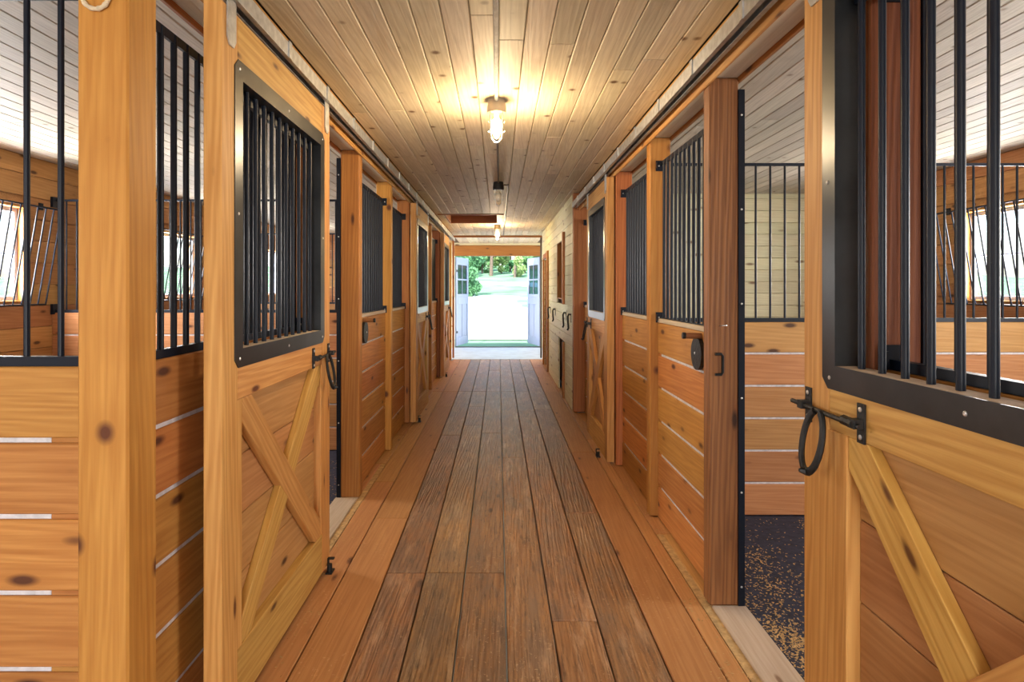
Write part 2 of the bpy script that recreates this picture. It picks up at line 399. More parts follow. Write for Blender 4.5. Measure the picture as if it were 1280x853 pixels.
outer_wall('wall_left', -1, XL, WIN_L, Y0, YE, 1)
outer_wall('wall_right', 1, XR, WIN_R, Y0, YE, 1 + len(WIN_L))

def window_guard(s, X, a, b, label):
    t = thing('window_guard', (X, (a + b) / 2, WZ0 - .07), label, 'window guard', 'leaning bar guards over the stall windows')
    a -= .08; b += .14; zt, zb = WZ1 - .02, WZ0 - .02; xt, xb = X - s * .20, X - s * .05
    MB().tube([(xt, a, zt), (xt, b, zt)], .008).build('rail', BLACK, t, True)
    MB().tube([(xb, a, zb), (xb, b, zb)], .008).build('rail', BLACK, t, True)
    n = int((b - a) / .095)
    for i in range(n + 1):
        y = a + (b - a) * i / n
        MB().tube([(xt, y, zt), (xb, y, zb)], .007, 8).build('bar', BLACK, t, True)
    for y in (a, b):
        MB().tube([(xt, y, zt), (X + s * .001, y, zt + .04)], .007, 8).build('bracket', BLACK, t, True)
        MB().tube([(xb, y, zb), (X + s * .001, y, zb)], .007, 8).build('bracket', BLACK, t, True)
        MB().box(min(X, X - s * .012), max(X, X - s * .012), y - .025, y + .025, zt + .005, zt + .07).build('mount_plate', BLACK, t)
window_guard(-1, XL, *WIN_L[1], 'slanted black bar guard over the window behind the rope ring post')
window_guard(-1, XL, *WIN_L[2], 'slanted black bar guard over the window of the second stall opposite the tack room')
window_guard(1, XR, *WIN_R[2], 'slanted black bar guard over the window of the stall next to the tack room')

# ------------------------------------------------------------------ stall posts
def post(s, y, label, dy=.09, m=PINE_POST, guard=False, x0=PXI, x1=PXO, z1=HEAD_Z):
    t = thing('stall_post', (s * (x0 + x1) / 2, y + dy / 2, .006), label, 'post', 'square timber posts of the stall fronts')
    board('timber', s * x0, s * x1, y, y + dy, .006, z1, m, t, 'z', .006)
    if guard:
        g = MB().box(min(s * (x1 - .002), s * (x1 + .028)), max(s * (x1 - .002), s * (x1 + .028)), y - .006, y + dy + .004, .007, z1 - .06)
        g = g.build('edge_guard', BLACK, t)
        for k in range(6): screw((s * (x1 + .012), y - .0065, .10 + k * .46), (0, -1, 0), g, .005)
    return t
OPP, TCK = 'opposite the tack room', 'on the tack room side'
pA = post(-1, 1.724, 'thick golden pine post with a rope ring hanging near its top', .146)
post(-1, 3.40, 'pine post behind the latch edge of the slid-open door opposite the tack room', .08)
pL2 = post(-1, 4.60, 'orange post with black edge strip at the open doorway opposite the tack room', m=PINE_RED, guard=True)
post(-1, 5.95, 'pine post between two barred panels, next past the opening opposite the tack room')
post(-1, 7.17, 'post against the near edge of the first closed door opposite the tack room', m=PINE_RED)
post(-1, 8.36, 'post at the latch edge of the first closed door opposite the tack room')
post(-1, 9.55, 'post between the two closed doors opposite the tack room')
post(-1, 10.9, 'post against the near edge of the last door opposite the tack room', m=PINE_RED)
post(-1, 12.12, 'post at the latch edge of the last door opposite the tack room')
post(-1, 13.55, 'end post beside the concrete entry floor opposite the tack room', .12)
post(1, .50, 'post at the outer end of the panel behind the open door', .1)
post(1, 1.74, 'post seen through the bars of the open door on the tack room side', .1, m=FIR_ROUGH, guard=True, x0=1.05, x1=1.19)
pR1 = post(1, 3.025, 'reddish rough post with black edge strip beside the open doorway with rubber floor', m=FIR_ROUGH, guard=True)
post(1, 4.22, 'pine post between two barred panels on the tack room side')
post(1, 5.43, 'post against the near edge of the closed door on the tack room side', m=PINE_RED)
post(1, 6.66, 'post at the latch edge of the closed door on the tack room side')
post(1, 7.80, 'wide brown post at the corner of the whitewashed tack room wall', .12, m=PINE_RED, x0=.945, x1=1.16, z1=CEIL - .005)
# little irons on the reddish post
nb = MB().tube([(1.08, 3.024, 1.372), (1.10, 2.985, 1.377)], .003, 6).build('nail', ZINC, pR1)
MB().tube([(1.056, 3.02, 1.235), (1.085, 3.018, 1.235), (1.092, 3.018, 1.225), (1.092, 3.018, 1.145), (1.085, 3.018, 1.135), (1.056, 3.02, 1.135)], .007, 6).build('latch_keep', IRON, pR1)

# rope ring
rr = thing('rope_ring', (-1.114, 1.70, 2.325), 'pale rope ring hanging on the thick golden pine post', 'rope ring')
pts = []
for k in range(33):
    t = 2 * math.pi * k / 32
    pts.append((-1.114 + .037 * math.cos(t), 1.712 - .004 * math.sin(t), 2.364 + .037 * math.sin(t)))
MB().tube(pts, [.0065 + .0012 * math.sin(k * 4.1) for k in range(33)], 10, up=(0, 1, 0)).build('rope', ROPE, rr, True)
MB().tube([(-1.114, 1.728, 2.405), (-1.114, 1.712, 2.405), (-1.114, 1.704, 2.398)], .004, 6).build('eye_screw', IRON, rr, True)

# ------------------------------------------------------------------ stall front panels and grilles
def front_panel(s, a, b, label, m=PANELW):
    t = thing('stall_front_panel', (s * 1.105, (a + b) / 2, .006), label, 'wall panel', 'board panels of the stall fronts')
    for k in range(6):
        z0 = .007 if k == 0 else k * PITCH + GAP / 2 - .002
        z1 = (k + 1) * PITCH - GAP / 2 - .002
        board('board', s * WALLX, s * (WALLX + .04), a + .002, b - .002, z0, min(z1, RAIL_Z - .005), m, t, 'y', .004)
    for k in range(1, 6):
        z = k * PITCH - .002
        board('gap_light_strip', s * (WALLX + .006), s * (WALLX + .034), a + .07, b - .07, z - GAP / 2 + .0005, z + GAP / 2 - .0005, GAP_LIGHT, t, 'y', .001)  # added strip, pale as if light came through the gap
        for y in (a + .036, b - .036): board('gap_block', s * (WALLX + .010), s * (WALLX + .036), y - .032, y + .032, z - GAP / 2 + .0005, z + GAP / 2 - .0005, m, t, 'y', .001)
    for y in (a + .035, b - .035): board('nailer', s * (WALLX + .041), s * (WALLX + .079), y - .033, y + .033, .008, RAIL_Z - .005, m, t, 'z')
    return t
def front_grille(s, a, b, label, sp=.09, br=True, first=None):
    X = s * (1.108 if a < 3 else 1.114)
    t = thing('bar_grille', (X, (a + b) / 2, RAIL_Z), label, 'grille', 'black bar grilles of the stall fronts')
    MB().box(X - .014, X + .014, a + .003, b - .003, RAIL_Z - .004 if a < 3 else RAIL_Z + .0245, RAIL_Z + .024 if a < 3 else RAIL_Z + .030).build('bottom_rail', BLACK, t)
    MB().box(X - .006, X + .006, a + .003, b - .003, TOP_Z - .032, TOP_Z).build('top_rail', BLACK, t)
    if a > 3: board('lit_edge_strip', s * 1.082, s * 1.1325, a + .03, b - .002, RAIL_Z - .004, RAIL_Z + .024, SILLW, t, 'y', .003)  # added pale strip, stands for light caught on board tops and rail
    y = first if first else a + .06
    while y < b - .02: bar(X, y, RAIL_Z + .02, TOP_Z - .004, t); y += sp
    for y, d in ((a, 1), (b, -1)):
        for z in (RAIL_Z + .03, TOP_Z - .03):
            y0, y1 = (y + .0005, y + .006) if d > 0 else (y - .006, y - .0005)
            xx = X - s * .012
            br_ = MB().box(xx - .032, xx + .032, y0, y1, z - .035, z + .035).box(xx - .032, xx - .026 , min(y, y + d * .04), max(y, y + d * .04), z - .02, z + .02).build('bracket', BLACK, t)
            if y < 6: screw((xx - s * .012, y0 if d < 0 else y1, z), (0, -1, 0) if d < 0 else (0, 1, 0), br_, .006)
    return t
LP = [(1.872, 3.398, 'beside the rope ring post'), (4.692, 5.948, 'past the opening opposite the tack room'),
      (6.042, 7.168, 'before the first closed door opposite the tack room'), (8.452, 9.548, 'past the first closed door opposite the tack room'),
      (9.642, 10.898, 'before the last door opposite the tack room'), (12.212, 13.548, 'at the concrete entry opposite the tack room')]
for a, b, d in LP:
    front_panel(-1, a, b, 'gapped pine board panel ' + d)
    front_grille(-1, a, b, 'black bar grille over the panel ' + d, .083 if a < 2 else .09, first=1.95 if a < 2 else None)
RP = [(.602, 1.738, 'behind the open door on the tack room side'), (3.117, 4.218, 'beside the reddish post on the tack room side'),
      (4.312, 5.428, 'before the closed door on the tack room side'), (6.752, 7.798, 'between the closed door and the tack room')]
for a, b, d in RP:
    front_panel(1, a, b, 'gapped pine board panel ' + d)
    front_grille(1, a, b, 'black bar grille over the panel ' + d, .1 if a < 1 else .09, first=.69 if a < 1 else None)

def partition(s, y, xo, label, glabel, xi=PXO, m=PANELRED, first=None, sp=.10):
    t = thing('stall_partition', (s * (xi + xo) / 2, y, .001), label, 'partition', 'board partitions between stalls')
    for k in range(6):
        z0 = .002 if k == 0 else k * PITCH + GAP / 2 - .002
        z1 = (k + 1) * PITCH - GAP / 2 - .002
        board('board', s * (xi + .002), s * (xo - .002), y - .02, y + .02, z0, min(z1, RAIL_Z - .005), m, t, 'x', .004)
    for k in range(1, 6):
        z = k * PITCH - .002
        board('gap_light_strip', s * (xi + .13), s * (xo - .1), y - .012, y + .012, z - GAP / 2 + .0005, z + GAP / 2 - .0005, GAP_LIGHT, t, 'x', .001)  # gap light painted as a pale strip here too
        board('gap_block', s * (xi + .003), s * (xi + .128), y - .014, y + .012, z - GAP / 2 + .0005, z + GAP / 2 - .0005, m, t, 'x', .001)
    board('nailer', s * (xi + .002), s * (xi + .13), y + .021, y + .058, .002, RAIL_Z - .005, m, t, 'z')
    g = thing('partition_grille', (s * (xi + xo) / 2, y, RAIL_Z), glabel, 'grille', 'black bar grilles on the partitions')
    x0, x1 = sorted((s * (xi + .003), s * (xo - .003)))
    MB().box(x0, x1, y - .014, y + .014, RAIL_Z - .004, RAIL_Z + .024).build('bottom_rail', BLACK, g)
    MB().box(x0, x1, y - .006, y + .006, TOP_Z - .02, TOP_Z).build('top_rail', BLACK, g)
    x = first if first else xi + .1
    while x < xo - .03: bar(s * x, y, RAIL_Z + .02, TOP_Z - .004, g, .0085 if y < 2 else .0075); x += sp
    for z in (RAIL_Z + .03, TOP_Z - .03): MB().box(min(s * (xo - .004), s * (xo - .03)), max(s * (xo - .004), s * (xo - .03)), y - .045, y + .045, z - .05, z + .05).build('bracket', BLACK, g)
partition(-1, 1.82, 4.30, 'golden gapped board partition joined to the rope ring post', 'black bar grille on the partition joined to the rope ring post', xi=1.174, m=PANELW, first=1.284)
partition(-1, 5.99, 4.30, 'board partition behind the first opening opposite the tack room', 'thin bar grille on the partition behind the first opening opposite the tack room')
partition(-1, 9.60, 4.30, 'board partition past the first closed door opposite the tack room', 'thin bar grille on the partition past the first closed door opposite the tack room')
partition(1, 4.27, 4.50, 'reddish gapped board partition seen through the open doorway with rubber floor', 'thin bar grille above the partition seen through the doorway with rubber floor')

# ------------------------------------------------------------------ header beams, trims and door tracks
for s, y1 in ((-1, 13.7), (1, 7.79)):
    side = OPP if s < 0 else TCK
    t = thing('header_beam', (s * 1.1, 5, HEAD_Z), 'long golden header beam over the stall fronts ' + side, 'beam')
    cuts = [Y0, .9, 5.0, 9.1, y1] if s < 0 else [Y0, .9, 4.4, y1]
    for a, b in zip(cuts, cuts[1:]):
        board('beam_timber', s * 1.022, s * 1.19, a, b - .001, HEAD_Z + .018, CEIL - .001, PINE, t, 'y')
        board('soffit_board', s * 1.04, s * 1.17, a, b - .001, HEAD_Z + .002, HEAD_Z + .017, SOFFIT, t, 'y', .002)
        board('trim_board', s * 1.015, s * 1.0285, a, b - .001, 2.545, HEAD_Z + .017, PINE_DOOR, t, 'y', .003)
        board('trim_board', s * 1.171, s * 1.19, a, b - .001, HEAD_Z - .02, HEAD_Z + .017, PINE_RED, t, 'y', .003)
    t = thing('door_track', (s * .955, 5, 2.575), 'galvanized box track for sliding doors along the header ' + side, 'door track')
    q = MB(); xa, xb = sorted((s * .922, s * .988))
    ya, yb = (1.2, y1 - .6) if s < 0 else (.2, y1 - .02)
    # open-bottomed box rail
    q.box(xa, xb, ya, yb, 2.632, 2.637).box(xa, xa + .004, ya, yb, 2.572, 2.632).box(xb - .004, xb, ya, yb, 2.572, 2.632)
    q.box(xa + .004, xa + .02, ya, yb, 2.572, 2.576).box(xb - .02, xb - .004, ya, yb, 2.572, 2.576)
    q.build('rail', ZINC, t)
    y = ya + .3
    while y < yb:
        MB().box(xa - .004, xb + .004, y, y + .035, 2.637, 2.643).box(min(s * .916, s * .922), max(s * .916, s * .922), y, y + .035, 2.57, 2.643).box(min(s * .985, s * 1.022), max(s * .985, s * 1.022), y, y + .035, 2.643, 2.649).build('strap', ZINC, t)
        y += .61

# ------------------------------------------------------------------ sliding doors
def ring_frame(X, s, ya, yb, za, zb, wd, ch, th, depth):
    """steel angle frame: face flange with chamfered corners and return flange into the opening"""
    o = [(ya + ch, za), (yb - ch, za), (yb, za + ch), (yb, zb - ch), (yb - ch, zb), (ya + ch, zb), (ya, zb - ch), (ya, za + ch)]
    i0, i1, j0, j1 = ya + wd, yb - wd, za + wd, zb - wd
    i = [(i0, j0), (i1, j0), (i1, j0), (i1, j1), (i1, j1), (i0, j1), (i0, j1), (i0, j0)]
    q = MB()
    for x in (X, X - s * th):
        q.v += [(x, *p) for p in o]; q.v += [(x, *p) for p in i]
    for k in range(8):
        n = (k + 1) % 8
        for b in (0, 16):
            f = [b + k, b + n, b + 8 + n, b + 8 + k]
            if i[k] == i[n]: f = [b + k, b + n, b + 8 + k]
            q.f.append(f)
        q.f.append([k, n, 16 + n, 16 + k])
        if i[k] != i[n]: q.f.append([8 + k, 8 + n, 24 + n, 24 + k])
    xa, xb = sorted((X, X + s * depth))
    q.box(xa, xb, i0 - .003, i0, j0, j1).box(xa, xb, i1, i1 + .003, j0, j1).box(xa, xb, i0, i1, j1, j1 + .003)
    return q
def stile_board(x0, x1, poly, m, parent):
    x0, x1 = sorted((x0, x1)); ys = [p[0] for p in poly]; zs = [p[1] for p in poly]
    xc, yc, zc = (x0 + x1) / 2, (min(ys) + max(ys)) / 2, (min(zs) + max(zs)) / 2; n = len(poly)
    V = [(z - zc, y - yc, -(x - xc)) for x in (x0, x1) for (y, z) in poly]
    Fs = [list(range(n)), list(range(n, 2 * n))[::-1]] + [[k, (k + 1) % n, n + (k + 1) % n, n + k] for k in range(n)]
    import bmesh
    me = bpy.data.meshes.new('stile'); me.from_pydata(V, [], Fs); bm = bmesh.new(); bm.from_mesh(me)
    bmesh.ops.recalc_face_normals(bm, faces=bm.faces); bmesh.ops.bevel(bm, geom=bm.edges[:], offset=.003, segments=1, affect='EDGES')
    bm.to_mesh(me); bm.free(); me.materials.append(m)
    place(bpy.data.objects.new('stile', me), Matrix.Translation((xc, yc, zc)) @ ROT['z'], parent)
def sliding_door(s, d0, d1, label, st_far=.17, X=.942, detail=True, wz1=2.382):
    t = thing('sliding_door', (s * (X + .03), (d0 + d1) / 2, .03), label, 'sliding door', 'sliding stall doors')
    xf, xb = s * X, s * (X + .063); rc = s * (X + .036)
    zb, zt = .03, 2.54; wz0 = 1.266; wy0, wy1 = d0 + .10, d1 - .115; st = .17
    # stiles (narrower beside the window), rails
    stile_board(xf, xb, [(d0, zb), (d0 + .13, zb), (d0 + .13, .2445), (d0 + st, .2445), (d0 + st, 1.1495), (d0 + .13, 1.1495), (d0 + .13, zt), (d0, zt)], PINE_DOOR, t)
    stile_board(xf, xb, [(d1, zb), (d1, zt), (d1 - .145, zt), (d1 - .145, 1.1495), (d1 - st_far, 1.1495), (d1 - st_far, .2445), (d1 - .145, .2445), (d1 - .145, zb)], PINE_DOOR, t)
    board('rail', xf + s * .0005, xb, d0 + .131, d1 - .146, wz1 - .027, zt, PINE_DOOR, t, 'y', .003)
    board('rail', xf + s * .0005, xb, d0 + .131, d1 - .146, 1.15, 1.315, PINE_DOOR, t, 'y', .003)
    board('rail', xf + s * .0005, xb, d0 + .131, d1 - .146, zb, .244, PINE_DOOR, t, 'y', .003)
    py0, py1 = d0 + st + .001, d1 - st_far - .001
    for k in range(4):
        z0 = .245 + k * .226
        board('plank', rc, xb, py0, py1, z0 + .001, z0 + .224, PANELRED, t, 'y', .003)
    # crossed braces
    cy, cz = (py0 + py1) / 2, (.245 + 1.149) / 2; dy, dz = py1 - py0, .904; wb = .122
    def brace(sign, xa, xb_):
        poly = []
        ya, yb = (py0, py1)
        za, zb2 = (1.149, .245) if sign > 0 else (.245, 1.149)
        hv = wb / 2 * math.hypot(dy, dz) / dy; hh = wb / 2 * math.hypot(dy, dz) / dz
        sgn = -1 if sign > 0 else 1
        poly = [(ya, za), (ya + hh, za), (yb, zb2 - sgn * hv), (yb, zb2), (yb - hh, zb2), (ya, za + sgn * hv)]
        L = math.hypot(dy, dz); ang = math.atan2(zb2 - za, yb - ya)
        # local frame: x along the brace, so that the grain follows it
        ey = Vector((0, math.cos(ang), math.sin(ang))); ez = Vector((0, -math.sin(ang), math.cos(ang)))
        c = Vector(((xa + xb_) / 2, cy, cz)); V = []
        for x in (xa, xb_):
            for (u, v) in poly:
                d = Vector((0, u - cy, v - cz)); V.append((d.dot(ey), d.dot(ez), x - c.x))
        n = len(poly); Fs = [list(range(n)), list(range(n, 2 * n))[::-1]] + [[k, (k + 1) % n, n + (k + 1) % n, n + k] for k in range(n)]
        me = bpy.data.meshes.new('brace'); me.from_pydata(V, [], Fs)
        import bmesh
        bm = bmesh.new(); bm.from_mesh(me); bmesh.ops.recalc_face_normals(bm, faces=bm.faces)
        bmesh.ops.bevel(bm, geom=bm.edges[:], offset=.0025, segments=1, affect='EDGES'); bm.to_mesh(me); bm.free()
        me.materials.append(PINE_DOOR)
        M = Matrix(((0, 0, 1, c.x), (ey.y, ez.y, 0, c.y), (ey.z, ez.z, 0, c.z), (0, 0, 0, 1)))
        place(bpy.data.objects.new('brace', me), M, t)
    brace(1, xf + s * .001, rc - s * .0005); brace(-1, xf + s * .004, rc - s * .0006)
    # barred window
    fr = ring_frame(xf, s, wy0, wy1, wz0, wz1, .068, .03, .004, .072).build('window_frame', FRAME_M, t)
    if detail:
        for y in (wy0 + .04, (wy0 + wy1) / 2, wy1 - .04):
            for z in (wz0 + .032, wz1 - .032): screw((xf - s * .004, y, z), (-s, 0, 0), fr)
        for y in (wy0 + .03, wy1 - .03): screw((xf - s * .004, y, (wz0 + wz1) / 2), (-s, 0, 0), fr)
    i0, i1 = wy0 + .068, wy1 - .068
    board('window_sill', xf + s * .006, xb, i0 - .004, i1 + .004, 1.3155, wz0 + .068, SILLW, t, 'y', .001)
    MB().box(min(xb - s * .012, xb + s * .008), max(xb - s * .012, xb + s * .008), i0, i1, wz1 - .1, wz1 - .066).build('bar_rail', BLACK, t)
    k = i1 - .063
    while k > i0 + .03: bar(s * (X + .035), k, wz0 + .066, wz1 - .068, t, .0092); k -= .09
    # hangers
    for y in (d0 + .07, d1 - .07):
        MB().prism([(y - .035, 2.57), (y + .035, 2.57), (y + .035, 2.43), (y + .018, 2.405), (y - .018, 2.405), (y - .035, 2.43)], 0, xf - s * .006, xf - s * .001).build('hanger', ZINC, t)
    # latch: bolt, two plates, horseshoe grip
    lz = 1.20
    lt = MB().tube([(xf - s * .022, d1 - .335, lz - .005), (xf - s * .022, d1 + .03, lz)], .0075, 8).tube([(xf - s * .022, d1 - .26, lz), (xf - s * .022, d1 - .31, lz - .002)], .014, 8).build('latch_bolt', IRON, t, True)
    for y in (d1 - .035, d1 - .31):
        pl = MB().box(min(xf - s * .006, xf - s * .0005), max(xf - s * .006, xf - s * .0005), y - .016, y + .016, lz - .052, lz + .052).box(min(xf - s * .032, xf - s * .006), max(xf - s * .032, xf - s * .006), y - .014, y + .014, lz - .012, lz + .012).build('latch_plate', IRON, lt)
        if detail:
            for z in (lz - .036, lz + .036): screw((xf - s * .0065, y, z), (-s, 0, 0), pl, .007)
    pts = []; yc = d1 - .135; zc = lz - .088
    for k in range(25):
        a = R(108) + R(324) * k / 24
        pts.append((xf - s * (.028 + .016 * (1 - math.sin(a))), yc + .052 * math.cos(a), zc + .088 * math.sin(a) + (0.0)))
    MB().tube(pts, [.0125] * 25, 8, flat=.6, up=(1, 0, 0)).tube([pts[12], (pts[12][0] - s * .02, pts[12][1], pts[12][2] + .004)], [.012, .006], 6).build('horseshoe_grip', IRON, lt, True)
    return t
sliding_door(-1, 2.11, 3.46, 'pine sliding door slid open beside the rope ring post, barred window and crossed braces')
sliding_door(1, .60, 1.927, 'pine sliding door slid open beside the rubber-floored doorway, barred window and crossed braces', .235, .95, True, 2.45)
sliding_door(1, 5.45, 6.69, 'closed pine sliding door with crossed braces beside the tack room corner', .17, .955, False)
sliding_door(-1, 7.09, 8.36, 'first closed pine sliding door past the opening opposite the tack room', .17, .942, False)
sliding_door(-1, 10.85, 12.1, 'last closed pine sliding door opposite the tack room, by the concrete entry', .17, .955, False)

def door_guide(s, y, label):
    t = thing('door_guide', (s * .93, y, 0), label, 'door guide', 'black roller guides at the feet of the doors')
    x0, x1 = sorted((s * .905, s * .94))
    MB().box(x0, x1, y - .035, y + .03, .001, .008).build('base_plate', IRON, t)
    MB().lathe(s * .922, y - .012, [(.002, .009), (.014, .009), (.014, .05), (.002, .05)], 12).build('roller', IRON, t, True)
    MB().box(x0, x0 + .006, y + .008, y + .03, .008, .07).box(x0, x1, y + .008, y + .03, .064, .07).build('bracket', IRON, t)
door_guide(-1, 3.40, 'small black roller guide under the slid-open door beside the rope ring post')
door_guide(1, 5.74, 'small black roller guide at the foot of the closed door on the tack room side')
door_guide(-1, 7.25, 'small black roller guide at the foot of the first closed door opposite the tack room')
door_guide(-1, 11.0, 'small black roller guide at the foot of the last door opposite the tack room')

def peg(s, y, z, label):
    t = thing('wall_peg', (s * 1.08, y, z - .09), label, 'wall peg')
    x0 = s * (WALLX - .001)
    q = MB().tube([(x0, y, z), (x0 - s * .022, y, z)], .088, 28, up=(0, 0, 1)).build('disc', IRON, t)
    screw((x0 - s * .022, y + .02, z), (-s, 0, 0), q, .007)
    MB().tube([(x0, y - .02, z + .096), (x0 - s * .085, y - .02, z + .098)], .016, 12).build('peg', PEGW, t, True)
    MB().tube([(x0 - s * .085, y - .02, z + .098), (x0 - s * .10, y - .02, z + .0985)], .0175, 12).build('cap', IRON, t, True)
peg(1, 3.335, 1.205, 'black disc with wooden peg on the panel beside the reddish post')
peg(-1, 4.98, 1.205, 'black disc with wooden peg past the opening opposite the tack room')

# ------------------------------------------------------------------ stall floors and shavings
def rubber(x0, x1, y0, y1, label):
    t = thing('rubber_mat', ((x0 + x1) / 2, (y0 + y1) / 2, -.045), label, 'rubber mat', 'black rubber mats on stall floors')
    n = 2
    for i in range(n):
        a = y0 + (y1 - y0) * i / n; b = y0 + (y1 - y0) * (i + 1) / n
        board('mat', x0, x1, a + .002, b - .002, -.044, 0, RUBBER, t, 'x', .004)
rubber(1.212, 4.49, .6, 4.24, 'black rubber mat flooring scattered with shavings inside the doorway on the tack room side')
rubber(1.212, 4.49, 4.30, 7.78, 'black rubber mat flooring in the stall next to the tack room')
rubber(-4.29, -1.212, 1.85, 5.96, 'black rubber mat flooring inside the opening opposite the tack room')
rubber(-4.29, -1.212, 6.02, 9.57, 'black rubber mat flooring in the second stall opposite the tack room')
rubber(-4.29, -1.212, 9.63, 13.6, 'black rubber mat flooring in the last stall opposite the tack room')
def shavings(x0, x1, y0, y1, n, label, bias):
    V = []; Fs = []; cl_ = [(x0 + (x1 - x0) * random.random() ** bias, random.uniform(y0, y1), random.uniform(.03, .16)) for q in range(70)]
    for k in range(n):
        if k % 5:
            c = cl_[int(len(cl_) * random.random())]; x = c[0] + random.gauss(0, c[2]); y = c[1] + random.gauss(0, c[2] * 1.4)
            if not (min(x0, x1) < x < max(x0, x1) and y0 < y < y1): continue
        else: x = x0 + (x1 - x0) * random.random() ** bias; y = random.uniform(y0, y1)
        r = random.uniform(.002, .007); a = random.uniform(0, 6.28); ca, sa = math.cos(a), math.sin(a); b = len(V); h = random.uniform(.002, .006)
        for (p, q, z) in ((-r, -r * .6, .0006), (r, -r * .6, h), (r, r * .6, h * .7), (-r, r * .6, .001)): V.append((x + p * ca - q * sa, y + p * sa + q * ca, z))
        Fs.append([b, b + 1, b + 2, b + 3])
    q = MB(); q.v = V; q.f = Fs
    tag(q.build('wood_shavings', SHAV), label, 'shavings', None, 'stuff')
shavings(1.215, 3.6, 1.9, 4.2, 9000, 'pale wood shavings strewn over the black rubber stall floor', 1.6)
shavings(-1.215, -2.6, 3.0, 5.6, 1500, 'pale wood shavings on the rubber floor opposite the tack room', 1.6)
for s in (-1, 1):
    V = 900
    random.seed(20 + s)
    shavings(s * .84, s * 1.04, 2.0, 7.5, 700, 'sawdust crumbs along the edge planks ' + (TCK if s > 0 else OPP), .5)

# ------------------------------------------------------------------ tack room: whitewashed wall with openings
TX, TY0, TY1 = .943, 7.925, 13.3
tw = struct('wall_tack', (TX, 10, 0))
ops = [(8.9, 10.0, 1.42, 2.30), (8.92, 9.75, .0, .76), (11.72, 12.75, .0, 2.16)]
z = 0.0
while z < CEIL - .01:
    z1 = min(z + .134, CEIL); spans = [(TY0, TY1)]
    for (a, b, q0, q1) in ops:
        if z1 > q0 + .03 and z < q1 - .03:
            ns = []
            for (u, v) in spans:
                if b <= u or a >= v: ns.append((u, v)); continue
                if a > u: ns.append((u, a))
                if b < v: ns.append((b, v))
            spans = ns
    if len(spans) == 1:
        c = random.uniform(9, 12); spans = [(TY0, c), (c, TY1)]
    for u, v in spans: board('wall_board', TX, TX + .025, u + .001, v - .001, z + .0015, z1 - .0015, TACKW, tw, 'y', .004)
    z = z1
MB().box(TX + .12, TX + .2, TY0, TY1, 0, CEIL).build('backing', BROWN, tw)
wtk = struct('window_10', (TX + .06, 9.45, 1.42))
board('shutter_board', TX + .07, TX + .10, 8.92, 9.45, 1.42, 2.30, BROWN, wtk, 'z'); board('shutter_board', TX + .07, TX + .10, 9.452, 9.98, 1.42, 2.30, BROWN, wtk, 'z')
board('casing', TX - .035, TX + .07, 8.78, 8.899, 1.34, 2.37, BROWN, wtk, 'z'); board('casing', TX + .002, TX + .07, 9.982, 10.0, 1.42, 2.30, BROWN, wtk, 'z')
board('casing', TX + .002, TX + .07, 8.9, 9.98, 2.30, 2.318, BROWN, wtk, 'y'); board('casing', TX + .002, TX + .07, 8.9, 9.98, 1.402, 1.42, BROWN, wtk, 'y')
lh = struct('door_2', (TX + .06, 9.3, .0))
board('bluish_light_panel', TX + .06, TX + .085, 8.95, 9.74, .01, .74, CONC, lh, 'z'); board('casing', TX - .03, TX + .06, 8.82, 8.919, .002, .80, BROWN, lh, 'z')  # panel coloured bluish for the light showing at the small ajar door
dd = struct('door_1', (TX + .05, 12.2, 0))
board('door_plank', TX + .05, TX + .09, 11.74, 12.22, .01, 2.15, BROWN, dd, 'z'); board('door_plank', TX + .05, TX + .09, 12.222, 12.74, .01, 2.15, BROWN, dd, 'z')
board('casing', TX - .035, TX + .05, 11.60, 11.719, .002, 2.28, BROWN, dd, 'z'); board('casing', TX - .03, TX + .05, 12.751, 12.86, .002, 2.2, BROWN, dd, 'z')
board('casing', TX - .03, TX + .05, 11.72, 12.75, 2.16, 2.26, BROWN, dd, 'y')
# side wall of the tack room, seen through the stall
ts = struct('wall_tack_side', (2.8, 7.9, 0))
z = 0.0
while z < CEIL - .01:
    z1 = min(z + .15, CEIL); board('wall_board', 1.165, XR - .002, 7.87, 7.9, z + .0015, z1 - .0015, TACKW, ts, 'x', .004); z = z1
hk = [(8.03, 'nearest the brown corner post'), (8.62, 'under the brown shuttered window'), (10.25, 'just past the brown shuttered window'), (11.2, 'nearest the brown tack room door')]
for y, d in hk:
    t = thing('bridle_hook', (TX - .02, y, 1.03), 'black iron bridle hook on the tack room wall ' + d, 'hook', 'black bridle hooks on the tack room wall')
    MB().box(TX - .006, TX - .0005, y - .02, y + .02, 1.12, 1.24).build('plate', IRON, t)
    MB().tube([(TX - .006, y, 1.22), (TX - .03, y, 1.23), (TX - .045, y, 1.20), (TX - .042, y, 1.12), (TX - .036, y, 1.05), (TX - .05, y, 1.02)], .012, 8).build('loop', IRON, t, True)

# ------------------------------------------------------------------ entry: portal trim, side walls, end wall, header
pt = struct('trim_1', (0, YV, 0))
board('trim_board', -1.04, .985, YV, YV + .05, CEIL - .045, CEIL - .002, BROWN, pt, 'x')
board('trim_board', .945, .985, YV, YV + .05, .003, CEIL - .046, DARKTRIM, pt, 'z')
board('trim_board', -1.04, -1.0, YV, YV + .05, .003, CEIL - .046, BROWN, pt, 'z')
OX0, OX1, OZ = -1.165, 1.135, 2.44
q = struct('wall_tack_end', (1.1, 13.3, 0))
for k in range(14): board('wall_board', .97, XR, 13.302, 13.33, k * .2 + .002, min(k * .2 + .198, CEIL - .002), TACKW, q, 'x')
q = struct('wall_stall_end', (-2.8, 13.7, 0))
for k in range(14): board('wall_board', XL, -1.18, 13.68, 13.72, k * .2 + .002, min(k * .2 + .198, CEIL - .002), PANELRED, q, 'x')
